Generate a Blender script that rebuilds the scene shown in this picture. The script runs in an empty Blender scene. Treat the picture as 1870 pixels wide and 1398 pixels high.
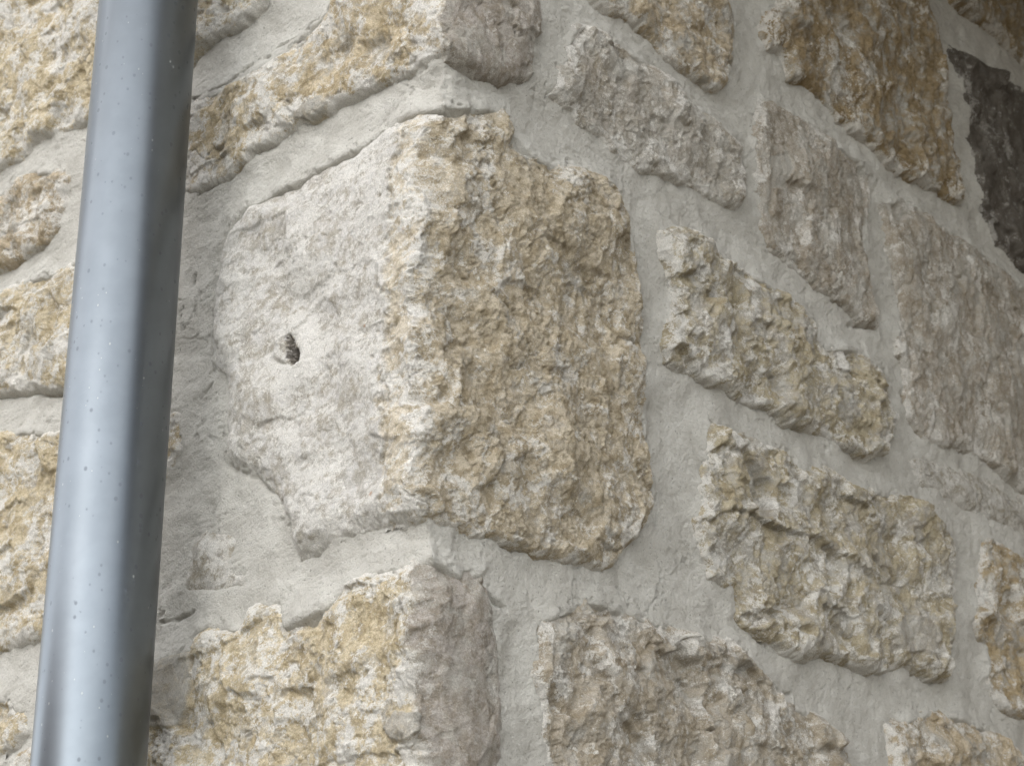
import bpy, math, random
import numpy as np
from mathutils import Vector, Matrix

random.seed(7)
SC = bpy.context.scene
COL = SC.collection

# ------------------------------------------------------------------ camera, sky, sun, exposure
CAM_POS = (-0.90623, -0.86110, 1.63734)
CAM_FWD = (0.698265, 0.606992, 0.379456)
CAM_UP = (-0.281333, -0.254734, 0.925182)

cd = bpy.data.cameras.new('camera')
cam = bpy.data.objects.new('camera', cd)
COL.objects.link(cam)
fw = Vector(CAM_FWD); up = Vector(CAM_UP); rt = fw.cross(up)
cam.matrix_world = Matrix(((rt.x, up.x, -fw.x, CAM_POS[0]), (rt.y, up.y, -fw.y, CAM_POS[1]),
                           (rt.z, up.z, -fw.z, CAM_POS[2]), (0, 0, 0, 1)))
cd.sensor_width = 36.0
cd.lens = 36.0 * 3415.0 / 1870.0
cd.clip_start = 0.02
cd.clip_end = 500.0
cd.dof.use_dof = True
cd.dof.focus_distance = 1.40
cd.dof.aperture_fstop = 18.0
SC.camera = cam

SUN_DIR = Vector((-1.0, 0.10, 0.74)).normalized()        # towards the sun, behind cloud
SUN_EL = math.asin(SUN_DIR.z)
SUN_AZ = math.atan2(SUN_DIR.x, SUN_DIR.y)
world = bpy.data.worlds.new('World')
SC.world = world
world.use_nodes = True
wn = world.node_tree
wn.nodes.clear()
sky = wn.nodes.new('ShaderNodeTexSky')
sky.sky_type = 'NISHITA'
sky.sun_disc = False
sky.sun_elevation = SUN_EL
sky.sun_rotation = SUN_AZ
sky.air_density = 1.0
sky.dust_density = 0.4
hs = wn.nodes.new('ShaderNodeHueSaturation')
hs.inputs['Saturation'].default_value = 0.23
bg = wn.nodes.new('ShaderNodeBackground')
bg.inputs['Strength'].default_value = 0.15
wo = wn.nodes.new('ShaderNodeOutputWorld')
wn.links.new(sky.outputs[0], hs.inputs['Color'])
wn.links.new(hs.outputs[0], bg.inputs['Color'])
wn.links.new(bg.outputs[0], wo.inputs['Surface'])

sd = bpy.data.lights.new('sun', 'SUN')
sd.energy = 0.6
sd.angle = math.radians(120)
sd.color = (1.0, 0.965, 0.905)
sun = bpy.data.objects.new('sun', sd)
COL.objects.link(sun)
sun.rotation_euler = (-SUN_DIR).to_track_quat('-Z', 'Y').to_euler()
sun.location = SUN_DIR * 30

SC.view_settings.view_transform = 'Standard'
SC.view_settings.look = 'None'
SC.view_settings.gamma = 1.0
SC.view_settings.use_curve_mapping = False
SC.view_settings.exposure = 1.87

# ------------------------------------------------------------------ noise
def _h(ix, iy, seed):
    n = (ix.astype(np.int64) * 374761393 + iy.astype(np.int64) * 668265263 + seed * 974634777) & 0xffffffff
    n = ((n ^ (n >> 13)) * 1274126177) & 0xffffffff
    n = ((n ^ (n >> 16)) * 2246822519) & 0xffffffff
    return (n ^ (n >> 15)) & 0xffffff

def perlin(x, y, seed=0):
    x0 = np.floor(x); y0 = np.floor(y)
    fx = x - x0; fy = y - y0
    ux = fx * fx * fx * (fx * (fx * 6 - 15) + 10)
    uy = fy * fy * fy * (fy * (fy * 6 - 15) + 10)
    def g(dx, dy):
        a = _h(x0 + dx, y0 + dy, seed) * (2 * math.pi / 0x1000000)
        return np.cos(a) * (fx - dx) + np.sin(a) * (fy - dy)
    a = g(0, 0); b = g(1, 0); c = g(0, 1); d = g(1, 1)
    return 1.5 * ((a + (b - a) * ux) + ((c + (d - c) * ux) - (a + (b - a) * ux)) * uy)

def fbm(x, y, o=4, seed=0, gain=0.5):
    t = 0; a = 1.0; f = 1.0; n = 0
    for i in range(o):
        t = t + a * perlin(x * f + 17.3 * i, y * f - 9.1 * i, seed + i * 101)
        n += a; a *= gain; f *= 2.03
    return t / n

def ridged(x, y, o=3, seed=0, gain=0.5):
    t = 0; a = 1.0; f = 1.0; n = 0
    for i in range(o):
        r = 1 - np.abs(perlin(x * f + 31.7 * i, y * f + 5.3 * i, seed + i * 77)) * 1.35
        t = t + a * np.clip(r, 0, 1) ** 2
        n += a; a *= gain; f *= 2.1
    return t / n

def facets(x, y, seed=0, k=16.0):
    """broken rock: every cell a tilted little plane, neighbours meeting in creases"""
    x0 = np.floor(x); y0 = np.floor(y)
    num = 0; den = 0
    for dx in (-1, 0, 1):
        for dy in (-1, 0, 1):
            cx = x0 + dx; cy = y0 + dy
            px = cx + 0.15 + 0.7 * _h(cx, cy, seed) / 0x1000000
            py = cy + 0.15 + 0.7 * _h(cx, cy, seed + 1) / 0x1000000
            gx = _h(cx, cy, seed + 2) / 0x800000 - 1.0
            gy = _h(cx, cy, seed + 3) / 0x800000 - 1.0
            of = _h(cx, cy, seed + 4) / 0x1000000 - 0.5
            ex = x - px; ey = y - py
            w = np.exp(-k * (ex * ex + ey * ey)) + 1e-9
            num = num + w * (of * 0.8 + gx * ex + gy * ey); den = den + w
    return num / den

def sstep(a, b, x):
    t = np.clip((x - a) / (b - a), 0, 1)
    return t * t * (3 - 2 * t)

def poly_sdf(px, py, poly):
    """signed distance, positive inside"""
    P = np.array(poly, float); Q = np.roll(P, -1, 0)
    best = np.full(px.shape, 1e18); ins = np.zeros(px.shape, bool)
    for (ax, ay), (bx, by) in zip(P, Q):
        ex, ey = bx - ax, by - ay
        wx = px - ax; wy = py - ay
        t = np.clip((wx * ex + wy * ey) / (ex * ex + ey * ey + 1e-9), 0, 1)
        d = (wx - ex * t) ** 2 + (wy - ey * t) ** 2
        np.minimum(best, d, out=best)
        if ay != by:
            c = ((ay > py) != (by > py)) & (px < (bx - ax) * (py - ay) / (by - ay) + ax)
            ins ^= c
    d = np.sqrt(best)
    return np.where(ins, d, -d)

def line_dist(px, py, pts):
    P = np.array(pts, float)
    if len(P) == 1:
        return np.hypot(px - P[0, 0], py - P[0, 1])
    best = np.full(px.shape, 1e18)
    for (ax, ay), (bx, by) in zip(P[:-1], P[1:]):
        ex, ey = bx - ax, by - ay
        t = np.clip(((px - ax) * ex + (py - ay) * ey) / (ex * ex + ey * ey + 1e-9), 0, 1)
        np.minimum(best, np.hypot(px - ax - ex * t, py - ay - ey * t), out=best)
    return best

# ------------------------------------------------------------------ materials
def mat(name):
    m = bpy.data.materials.new(name); m.use_nodes = True
    nt = m.node_tree; b = nt.nodes['Principled BSDF']
    return m, nt, b
def N(nt, t, **kw):
    n = nt.nodes.new(t)
    for k, v in kw.items(): setattr(n, k, v)
    return n
def noise(nt, co, scale, detail=3.0, rough=0.55, dist=0.0):
    n = N(nt, 'ShaderNodeTexNoise'); n.inputs['Scale'].default_value = scale
    n.inputs['Detail'].default_value = detail; n.inputs['Roughness'].default_value = rough
    n.inputs['Distortion'].default_value = dist
    nt.links.new(co, n.inputs['Vector']); return n.outputs['Fac']
def math_(nt, op, a, b=None, clamp=False):
    n = N(nt, 'ShaderNodeMath', operation=op); n.use_clamp = clamp
    for i, v in enumerate((a, b)):
        if v is None: continue
        if isinstance(v, (int, float)): n.inputs[i].default_value = v
        else: nt.links.new(v, n.inputs[i])
    return n.outputs[0]
def remap(nt, v, a, b, c=0.0, d=1.0):
    n = N(nt, 'ShaderNodeMapRange'); n.interpolation_type = 'SMOOTHSTEP'
    nt.links.new(v, n.inputs['Value'])
    n.inputs['From Min'].default_value = a; n.inputs['From Max'].default_value = b
    n.inputs['To Min'].default_value = c; n.inputs['To Max'].default_value = d
    return n.outputs[0]
def mix(nt, f, a, b, mode='MIX'):
    n = N(nt, 'ShaderNodeMix', data_type='RGBA', blend_type=mode)
    for s, v in (('Factor', f), ('A', a), ('B', b)):
        i = [q for q in n.inputs if q.name == s and (q.type == 'RGBA' or s == 'Factor' and q.type == 'VALUE')][0]
        if isinstance(v, (int, float)): i.default_value = v
        elif isinstance(v, tuple): i.default_value = (*v, 1)
        else: nt.links.new(v, i)
    return [q for q in n.outputs if q.type == 'RGBA'][0]
def bump(nt, h, dist, strength=1.0, normal=None):
    n = N(nt, 'ShaderNodeBump'); n.inputs['Distance'].default_value = dist; n.inputs['Strength'].default_value = strength
    nt.links.new(h, n.inputs['Height'])
    if normal is not None: nt.links.new(normal, n.inputs['Normal'])
    return n.outputs[0]

# limestone: the vertex attribute 'vein' carries mineral zones (r lime bloom, g iron ochre, b dark crust, a rust)
LIME, nt, bs = mat('limestone')
tc = N(nt, 'ShaderNodeTexCoord').outputs['Object']
at = N(nt, 'ShaderNodeAttribute', attribute_name='vein')
sp = N(nt, 'ShaderNodeSeparateColor'); nt.links.new(at.outputs['Color'], sp.inputs[0])
oi = N(nt, 'ShaderNodeAttribute', attribute_name='ore')
n_f = noise(nt, tc, 1000, 3, 0.7)
n_m = noise(nt, tc, 190, 6, 0.72, 0.5)
n_l = noise(nt, tc, 48, 5, 0.65, 0.4)
n_s = noise(nt, tc, 430, 5, 0.75, 1.0)
n_t = noise(nt, tc, 95, 5, 0.7, 0.3)
base = mix(nt, remap(nt, n_l, 0.32, 0.68), (0.40, 0.36, 0.30), (0.53, 0.50, 0.44))
och = math_(nt, 'ADD', sp.outputs[1], math_(nt, 'MULTIPLY', math_(nt, 'SUBTRACT', n_m, 0.5), 1.1))
ore = mix(nt, remap(nt, n_t, 0.36, 0.62), mix(nt, 1.0, oi.outputs['Color'], (0.72, 0.68, 0.61), 'MULTIPLY'), mix(nt, 1.0, oi.outputs['Color'], (1.10, 1.10, 1.12), 'MULTIPLY'))
c = mix(nt, remap(nt, och, 0.20, 0.80), base, ore)
drk = math_(nt, 'ADD', sp.outputs[2], math_(nt, 'MULTIPLY', math_(nt, 'SUBTRACT', n_s, 0.5), 1.1))
c = mix(nt, remap(nt, drk, 0.3, 0.85, 0, 0.88), c, (0.12, 0.103, 0.085))
wht = math_(nt, 'ADD', sp.outputs[0], math_(nt, 'ADD', math_(nt, 'MULTIPLY', math_(nt, 'SUBTRACT', n_s, 0.5), 1.75), math_(nt, 'MULTIPLY', math_(nt, 'SUBTRACT', n_m, 0.5), 0.6)))
c = mix(nt, math_(nt, 'MULTIPLY', remap(nt, wht, 0.42, 0.68), oi.outputs['Alpha']), c, (0.74, 0.705, 0.64))
rst = math_(nt, 'ADD', at.outputs['Alpha'], math_(nt, 'MULTIPLY', math_(nt, 'SUBTRACT', n_s, 0.5), 1.6))
c = mix(nt, remap(nt, rst, 0.5, 0.9, 0, 0.7), c, (0.40, 0.19, 0.08))
c = mix(nt, 1.0, c, mix(nt, remap(nt, n_f, 0.25, 0.75), (0.76, 0.76, 0.76), (1.2, 1.2, 1.2)), 'MULTIPLY')
nt.links.new(c, bs.inputs['Base Color'])
bs.inputs['Roughness'].default_value = 1.0
bs.inputs['Specular IOR Level'].default_value = 0.05
b0 = bump(nt, n_m, 0.0030, 0.55)
b1 = bump(nt, n_s, 0.0026, 0.95, b0)
nt.links.new(bump(nt, n_f, 0.0010, 0.9, b1), bs.inputs['Normal'])

# lime mortar: pale grey, sandy, a few pits
MORT, nt, bs = mat('lime_mortar')
tc = N(nt, 'ShaderNodeTexCoord').outputs['Object']
at = N(nt, 'ShaderNodeAttribute', attribute_name='vein')
sp = N(nt, 'ShaderNodeSeparateColor'); nt.links.new(at.outputs['Color'], sp.inputs[0])
m_l = noise(nt, tc, 26, 4, 0.6, 0.3)
m_m = noise(nt, tc, 160, 4, 0.65)
m_f = noise(nt, tc, 900, 4, 0.75)
m_p = noise(nt, tc, 520, 2, 0.5)
c = mix(nt, remap(nt, m_l, 0.3, 0.7), (0.415, 0.391, 0.343), (0.52, 0.496, 0.442))
c = mix(nt, remap(nt, m_m, 0.35, 0.75, 0, 0.35), c, (0.50, 0.48, 0.435))
c = mix(nt, remap(nt, m_f, 0.3, 0.75), c, mix(nt, 1.0, c, (1.2, 1.2, 1.2), 'MULTIPLY'))
pit = remap(nt, m_p, 0.36, 0.26)
c = mix(nt, math_(nt, 'MULTIPLY', pit, 0.6), c, (0.14, 0.135, 0.11))
c = mix(nt, remap(nt, math_(nt, 'ADD', sp.outputs[2], math_(nt, 'MULTIPLY', math_(nt, 'SUBTRACT', m_p, 0.5), 0.8)), 0.35, 0.8, 0, 0.8), c, (0.12, 0.115, 0.085))
nt.links.new(c, bs.inputs['Base Color'])
bs.inputs['Roughness'].default_value = 1.0
bs.inputs['Specular IOR Level'].default_value = 0.05
b1 = bump(nt, m_p, 0.0018, 0.7)
nt.links.new(bump(nt, m_f, 0.0016, 1.0, b1), bs.inputs['Normal'])

# ------------------------------------------------------------------ the corner wall
WALL_TOP = 3.42
ZC = 2.15; LEAN = 0.0145
STONES = [
    ('centre corner', [(34, 245), (-4, 233), (-40, 237), (-70, 231), (-100, 227), (-132, 226), (-164, 222), (-198, 222), (-225, 223), (-241, 213), (-251, 198), (-259, 180), (-259, 155), (-261, 135), (-257, 109), (-251, 83), (-234, 67), (-230, 48), (-230, 24), (-229, 1), (-218, -10), (-194, -22), (-173, -38), (-164, -49), (-152, -67), (-143, -84), (-134, -105), (-116, -102), (-96, -99), (-68, -97), (-45, -97), (-21, -98), (-3, -104), (16, -107), (39, -105), (63, -104), (99, -104), (124, -105), (163, -102), (190, -99), (204, -89), (221, -73), (245, -49), (254, -27), (252, 3), (248, 36), (247, 74), (246, 123), (241, 162), (237, 186), (224, 208), (219, 242), (206, 248), (182, 247), (149, 240), (121, 228), (97, 228), (84, 238), (78, 250), (70, 260)],
     ('pale_smooth', 'brown_rough')),
    ('top corner', [(1, 270), (-6, 271), (-42, 274), (-66, 277), (-97, 276), (-129, 275), (-155, 274), (-182, 274), (-216, 271), (-250, 260), (-282, 258), (-312, 267), (-341, 288), (-350, 356), (-316, 359), (-274, 352), (-238, 351), (-189, 357), (-163, 365), (-137, 377), (-111, 391), (-73, 406), (-3, 391), (91, 425), (102, 376), (106, 341), (102, 303), (86, 290), (53, 276), (27, 270)],
     ('cream_ochre', 'grey_smooth')),
    ('bottom corner', [(-10, -132), (-19, -133), (-49, -130), (-77, -133), (-98, -145), (-121, -150), (-142, -152), (-144, -143), (-155, -133), (-171, -131), (-186, -135), (-194, -145), (-210, -144), (-226, -138), (-243, -140), (-249, -154), (-270, -153), (-303, -158), (-303, -195), (-299, -246), (-290, -321), (-197, -345), (-62, -349), (15, -343), (72, -341), (76, -265), (76, -224), (74, -189), (67, -162), (61, -143), (55, -130), (40, -131), (23, -135), (6, -129)],
     ('yellow_rough', 'grey_smooth')),
    ('L upper behind pipe', [(-216, 422), (-248, 412), (-281, 416), (-309, 407), (-332, 399), (-364, 399), (-399, 541), (-361, 624), (-176, 530), (-184, 453)],
     ('yellow_rough', None)),
    ('L top', [(-908, 967), (-485, 742), (-422, 411), (-466, 401), (-514, 405), (-550, 408), (-576, 401), (-613, 399), (-669, 394), (-833, 400), (-975, 762)],
     ('yellow_rough', None)),
    ('L small', [(-685, 378), (-607, 368), (-575, 373), (-548, 373), (-511, 360), (-493, 347), (-493, 319), (-497, 295), (-511, 286), (-540, 280), (-571, 281), (-655, 285)],
     ('tan_rough', None)),
    ('L third', [(-696, 256), (-583, 252), (-548, 254), (-513, 250), (-462, 246), (-411, 235), (-364, 203), (-349, 126), (-361, 101), (-408, 109), (-465, 121), (-508, 134), (-562, 144), (-674, 158)],
     ('yellow_rough', None)),
    ('L fourth', [(-692, 115), (-553, 102), (-509, 94), (-462, 79), (-388, 79), (-311, 60), (-292, 52), (-286, 41), (-285, 24), (-292, 13), (-299, 6), (-323, -10), (-328, -79), (-338, -105), (-388, -105), (-448, -110), (-480, -106), (-511, -107), (-638, -110)],
     ('yellow_rough', None)),
    ('L fifth', [(-599, -165), (-534, -153), (-502, -152), (-482, -156), (-464, -173), (-459, -188), (-471, -198), (-492, -204), (-588, -212)],
     ('yellow_rough', None)),
    ('L bottom', [(-567, -231), (-489, -217), (-461, -206), (-431, -201), (-381, -197), (-332, -196), (-315, -236), (-327, -317), (-547, -319)],
     ('tan_rough', None)),
    ('L sunk', [(-273, -101), (-271, -77), (-265, -59), (-248, -54), (-227, -60), (-211, -74), (-202, -92), (-193, -107), (-197, -111), (-220, -109), (-243, -107)],
     ('grey_flush', None)),
    ('R top', [(126, 478), (164, 435), (184, 418), (213, 419), (242, 423), (266, 417), (279, 412), (307, 408), (337, 409), (352, 407), (369, 412), (383, 428), (392, 452), (397, 489), (389, 509), (380, 522), (359, 613)],
     (None, 'tan_rough')),
    ('R slab', [(158, 380), (181, 388), (209, 390), (242, 386), (272, 389), (302, 382), (322, 376), (351, 375), (384, 368), (400, 361), (404, 328), (400, 304), (386, 294), (370, 293), (338, 295), (281, 284), (240, 277), (206, 281), (194, 289), (169, 286), (153, 296), (127, 299), (129, 325), (142, 339), (146, 357)],
     (None, 'grey_rough')),
    ('R upright', [(445, 436), (462, 443), (483, 442), (503, 442), (539, 443), (589, 439), (628, 438), (642, 429), (640, 403), (628, 348), (627, 301), (636, 275), (636, 257), (608, 251), (567, 259), (525, 262), (482, 271), (445, 277), (436, 296), (433, 327), (426, 360), (426, 393)],
     (None, 'grey_streak')),
    ('R brown', [(477, 564), (459, 541), (448, 518), (454, 499), (481, 505), (494, 481), (524, 489), (555, 484), (584, 473), (620, 469), (653, 467), (681, 459), (725, 465), (770, 470), (816, 471), (845, 480), (840, 512), (832, 548), (820, 597), (819, 652), (807, 702), (799, 733), (777, 829), (459, 696)],
     (None, 'rust_streak')),
    ('R large grey', [(666, 405), (698, 426), (738, 433), (787, 431), (856, 429), (928, 427), (988, 421), (1116, 418), (1144, 311), (1076, 145), (937, 158), (868, 168), (822, 172), (769, 162), (718, 159), (687, 177), (682, 201), (689, 225), (670, 235), (685, 286), (681, 325), (668, 357), (673, 394)],
     (None, 'grey_streak')),
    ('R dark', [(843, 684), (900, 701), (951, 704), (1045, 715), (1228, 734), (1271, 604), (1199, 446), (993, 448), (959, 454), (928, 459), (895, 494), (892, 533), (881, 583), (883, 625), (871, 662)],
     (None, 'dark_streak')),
    ('R far top', [(839, 792), (868, 760), (914, 760), (965, 764), (1019, 763), (1057, 760), (1266, 789), (1393, 1167), (835, 877)],
     (None, 'rust_streak')),
    ('R lumpy', [(272, 224), (311, 241), (345, 239), (377, 234), (412, 231), (449, 232), (487, 230), (512, 222), (517, 201), (535, 199), (585, 215), (612, 213), (638, 203), (644, 189), (650, 169), (658, 156), (636, 121), (600, 105), (555, 105), (519, 108), (457, 101), (431, 109), (386, 102), (354, 106), (324, 104), (300, 104), (280, 106), (274, 119), (281, 144), (289, 174), (285, 190), (277, 205)],
     (None, 'olive_rough')),
    ('R big', [(337, 62), (359, 65), (389, 66), (435, 69), (461, 62), (485, 62), (524, 73), (544, 70), (562, 66), (635, 78), (687, 83), (729, 70), (761, 57), (760, 23), (742, -13), (725, -68), (726, -90), (690, -95), (644, -91), (613, -100), (576, -108), (541, -107), (500, -107), (453, -120), (422, -111), (386, -104), (368, -98), (363, -76), (334, -70), (321, -46), (315, -30), (325, -6), (323, 3), (333, 33)],
     (None, 'olive_rough')),
    ('R bottom', [(166, -125), (193, -124), (219, -125), (253, -125), (285, -127), (333, -125), (361, -123), (390, -134), (420, -150), (437, -160), (485, -163), (501, -169), (523, -184), (544, -211), (536, -288), (144, -319), (134, -258), (124, -237), (119, -211), (113, -194), (117, -173), (118, -152), (137, -141), (153, -135)],
     (None, 'brown_grey')),
    ('R bottom right', [(610, -154), (657, -137), (705, -126), (749, -125), (806, -128), (862, -136), (868, -168), (859, -240), (613, -266), (609, -192), (610, -171)],
     (None, 'tan_rough')),
    ('R right edge', [(834, 78), (852, 79), (888, 76), (920, 74), (1037, 65), (1076, -6), (996, -116), (886, -100), (873, -103), (846, -101), (826, -92), (812, -75), (818, -41), (793, -20), (810, 12), (822, 63)],
     (None, 'rust_rough')),
    ('R sunk', [(693, 127), (730, 143), (800, 153), (873, 154), (935, 148), (973, 142), (965, 106), (927, 108), (840, 105), (769, 105), (714, 108)],
     (None, 'grey_flush')),
]
MARKS = [
    ('crack', [(-309, 267), (-282, 257), (-249, 258), (-236, 263)], 2.2, 7, 'mortar'),
    ('crack', [(-265, -100), (-243, -105), (-223, -108), (-197, -110)], 2.2, 7, 'mortar'),
    ('crack', [(-295, -124), (-277, -124), (-257, -122)], 2.2, 7, 'mortar'),
    ('crack', [(-308, 358), (-260, 356), (-225, 365), (-209, 361)], 1.8, 5, 'mortar'),
    ('crack', [(-204, 366), (-163, 368), (-137, 376), (-120, 376)], 1.8, 5, 'mortar'),
    ('hole', [(341, 66)], 6, 14, 'mortar'),
    ('hole', [(214, -107)], 3, 6, 'mortar'),
    ('crack', [(435, 67), (458, 73), (469, 67)], 5, 5, 'mortar'),
    ('crack', [(61, -145), (67, -149), (79, -151)], 3.0, 7, 'mortar'),
    ('crack', [(60, -168), (66, -171)], 2.5, 5, 'mortar'),
    ('crack', [(40, -133), (30, -139)], 2.5, 6, 'mortar'),
    ('crack', [(424, -150), (440, -154), (453, -151)], 2.2, 6, 'mortar'),
    ('crack', [(591, 425), (629, 437)], 1.8, 4, 'mortar'),
    ('crack', [(587, 241), (636, 254)], 3.5, 6, 'mortar'),
    ('crack', [(631, 218), (663, 201)], 1.5, 3, 'mortar'),
    ('crack', [(265, -45), (264, -17)], 1.5, 4, 'mortar'),
    ('crack', [(-561, 140), (-508, 130), (-464, 115)], 2.5, 6, 'mortar'),
    ('crack', [(-291, 180), (-293, 171)], 3, 5, 'mortar'),
    ('crack', [(-262, 138), (-259, 119), (-256, 86)], 1.4, 4, 'mortar'),
    ('crack', [(-253, 69), (-266, 60)], 2.2, 4, 'mortar'),
    ('crack', [(-225, -9), (-187, -29), (-166, -48)], 3.0, 7, 'mortar'),
    ('lichen', [(-158, 77), (-155, 67), (-150, 58)], 4.2, 8, 'centre corner'),
    ('crack', [(-173, 62), (-160, 55), (-150, 53)], 2.2, 4, 'centre corner'),
    ('crack', [(258, -35), (263, -46)], 1.5, 4, 'mortar'),
    ('crack', [(203, -19), (205, -46), (202, -71)], 1.5, 3, 'centre corner'),
    ('crack', [(149, 150), (165, 149)], 3.5, 4, 'centre corner'),
    ('hole', [(73, 223)], 6, 5, 'centre corner'),
    ('crack', [(77, 86), (106, 77)], 2.5, 4, 'centre corner'),
    ('crack', [(29, 30), (62, 45)], 3, 4, 'centre corner'),
    ('crack', [(181, 141), (199, 135)], 3, 3, 'centre corner'),
    ('rust', [(-20, 125)], 4, 0, 'centre corner'),
    ('rust', [(-20, 93)], 3.5, 0, 'centre corner'),
    ('rust', [(-52, -74)], 5, 0, 'centre corner'),
    ('rust', [(-60, 58)], 3.5, 0, 'centre corner'),
    ('crack', [(501, -48), (507, -39), (518, -16)], 6, 6, 'R big'),
    ('crack', [(598, -25), (645, -12)], 2.4, 5, 'R big'),
    ('crack', [(391, -94), (424, -87)], 2.2, 5, 'R big'),
    ('crack', [(432, -99), (462, -96)], 3.2, 6, 'R big'),
    ('hole', [(371, -78)], 10, 6, 'R big'),
    ('hole', [(750, 19)], 12, 6, 'R big'),
    ('crack', [(-591, 580), (-577, 578), (-563, 581)], 5, 6, 'L top'),
    ('crack', [(-544, 523), (-531, 524)], 4, 4, 'L top'),
    ('crack', [(-100, 312), (-71, 313)], 6, 6, 'top corner'),
    ('crack', [(-59, 321), (-48, 336)], 4, 4, 'top corner'),
    ('hole', [(-107, 325)], 8, 4, 'top corner'),
    ('crack', [(-13, -258), (0, -263), (6, -257)], 3, 4, 'bottom corner'),
    ('hole', [(-8, -203)], 6, 4, 'bottom corner'),
    ('hole', [(254, -199)], 12, 6, 'R bottom'),
    ('crack', [(272, -183), (293, -206)], 4, 3, 'R bottom'),
    ('hole', [(491, 354)], 5, 4, 'R upright'),
    ('hole', [(707, 480)], 12, 6, 'R brown'),
    ('flake_pale', [(54, 355), (91, 382), (114, 374), (119, 352), (100, 337), (91, 339), (75, 327), (64, 330), (69, 349)], 0, 3.0, 'top corner'),
    ('flake_grey', [(-166, 280), (-151, 288), (-131, 288), (-123, 279), (-132, 272), (-147, 271)], 0, 0.5, 'top corner'),
    ('flake_grey', [(-29, -249), (-14, -238), (5, -243), (3, -256), (-5, -261), (-18, -259)], 0, 3.0, 'bottom corner'),
    ('flake_grey', [(-292, -159), (-270, -155), (-246, -157), (-240, -175), (-243, -199), (-256, -214), (-282, -211)], 0, 1.5, 'bottom corner'),
    ('flake_pale', [(441, 427), (463, 442), (489, 442), (500, 433), (496, 415), (472, 393), (443, 384)], 0, -2.0, 'R upright'),
    ('flake_grey', [(442, 367), (477, 387), (485, 372), (469, 345), (444, 332)], 0, -3.0, 'R upright'),
    ('flake_pale', [(2, 179), (-2, 165), (-7, 153), (-1, 137), (13, 137), (25, 155), (18, 176)], 0, -1.0, 'centre corner'),
    ('flake_pale', [(-50, -18), (-27, -21), (-7, -37), (-10, -49), (-29, -41), (-52, -30)], 0, 0.5, 'centre corner'),
    ('flake_grey', [(619, -58), (641, -43), (683, -40), (701, -55), (689, -71), (636, -84), (616, -79)], 0, 1.0, 'R big'),
    ('flake_pale', [(386, -108), (416, -91), (423, -101), (410, -116)], 0, 2.0, 'R big'),
]

# relief of one kind of face: H proud mm, w edge width, amplitudes (lump 45mm, facets 22mm, facets 9mm, crest 13mm, grain 4mm), stretch in height
def F(H, w, A, col, ochre, white, dark=0.0, st=1.0, band=0.0, bloom=0.92, groove=0.0, bed=0.0):
    return dict(H=H, w=w, A=A, col=col, ochre=ochre, white=white, dark=dark, st=st, band=band, bloom=bloom, groove=groove, bed=bed)
STYLE = {
    'pale_smooth': F(14, 12, (2.6, 1.3, 0.7, 0.5, 0.9), (0.63, 0.60, 0.545), 0.74, 0.55, 0.0, 0.8, 1.0, 0.9, bed=1.0),
    'brown_rough': F(15, 8, (4.5, 4.8, 3.2, 2.5, 2.1), (0.53, 0.455, 0.335), 0.82, 0.36, 0.02, 1.0, 0, 0.80),
    'cream_ochre': F(13, 6, (4.0, 3.4, 1.9, 1.6, 1.6), (0.58, 0.485, 0.33), 0.70, 0.50, 0.0),
    'grey_smooth': F(11, 6, (3.0, 2.6, 1.0, 0.6, 0.9), (0.43, 0.385, 0.33), 0.6, 0.16, 0.12, 1.1, 0, 0.6),
    'yellow_rough': F(13, 7, (4.6, 4.6, 2.6, 2.1, 1.7), (0.60, 0.51, 0.35), 0.78, 0.49, 0.0),
    'tan_rough': F(13, 7, (4.5, 4.6, 2.9, 2.3, 1.8), (0.53, 0.44, 0.31), 0.64, 0.40, 0.05, 1.0, 0, 0.86),
    'grey_flush': F(5.5, 14, (1.4, 1.0, 0.6, 0.5, 0.9), (0.52, 0.49, 0.43), 0.95, 0.36, 0.0, 1.0, 0, 0.7),
    'grey_rough': F(13, 7, (3.0, 3.6, 2.9, 2.3, 1.9), (0.49, 0.445, 0.375), 0.50, 0.41, 0.06, 1.1, 0, 0.84),
    'grey_streak': F(11, 7, (3.0, 3.6, 2.3, 2.1, 2.0), (0.43, 0.38, 0.31), 0.58, 0.34, 0.12, 1.25, 0, 0.76, 1.0),
    'rust_streak': F(15, 7, (4.0, 5.0, 3.3, 2.7, 2.0), (0.33, 0.25, 0.145), 0.62, 0.31, 0.27, 1.2, 0, 0.78, 1.0),
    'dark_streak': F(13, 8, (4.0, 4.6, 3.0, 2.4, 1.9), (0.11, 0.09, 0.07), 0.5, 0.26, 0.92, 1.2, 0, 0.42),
    'olive_rough': F(15, 6, (5.5, 6.8, 3.1, 2.4, 2.0), (0.47, 0.405, 0.28), 0.56, 0.40, 0.12, 1.0, 0, 0.86, 1.8),
    'brown_grey': F(14, 7, (5.2, 6.2, 3.0, 2.4, 2.0), (0.46, 0.40, 0.31), 0.60, 0.36, 0.10, 1.0, 0, 0.82, 1.0),
    'rust_rough': F(15, 7, (4.8, 6.0, 3.1, 2.5, 2.0), (0.44, 0.345, 0.21), 0.56, 0.37, 0.10, 1.0, 0, 0.82, 1.2),
}
OCC = {}

def place(S, V, Hh, is_left, h_left0, h_right0):
    """wall coordinates and height (mm) to metres; the two faces meet in a mitre at s = 0"""
    a = np.abs(S)
    g = np.clip(1 - a / 75.0, 0, 1) ** 2
    lean = LEAN * V                                   # mm; V is height above the reference point
    X = np.where(is_left, lean - Hh, lean + a - h_left0 * g)
    Y = np.where(is_left, -lean + a - h_right0 * g, -lean - Hh)
    return np.stack([X * 0.001, Y * 0.001, ZC + V * 0.001], -1)

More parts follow.
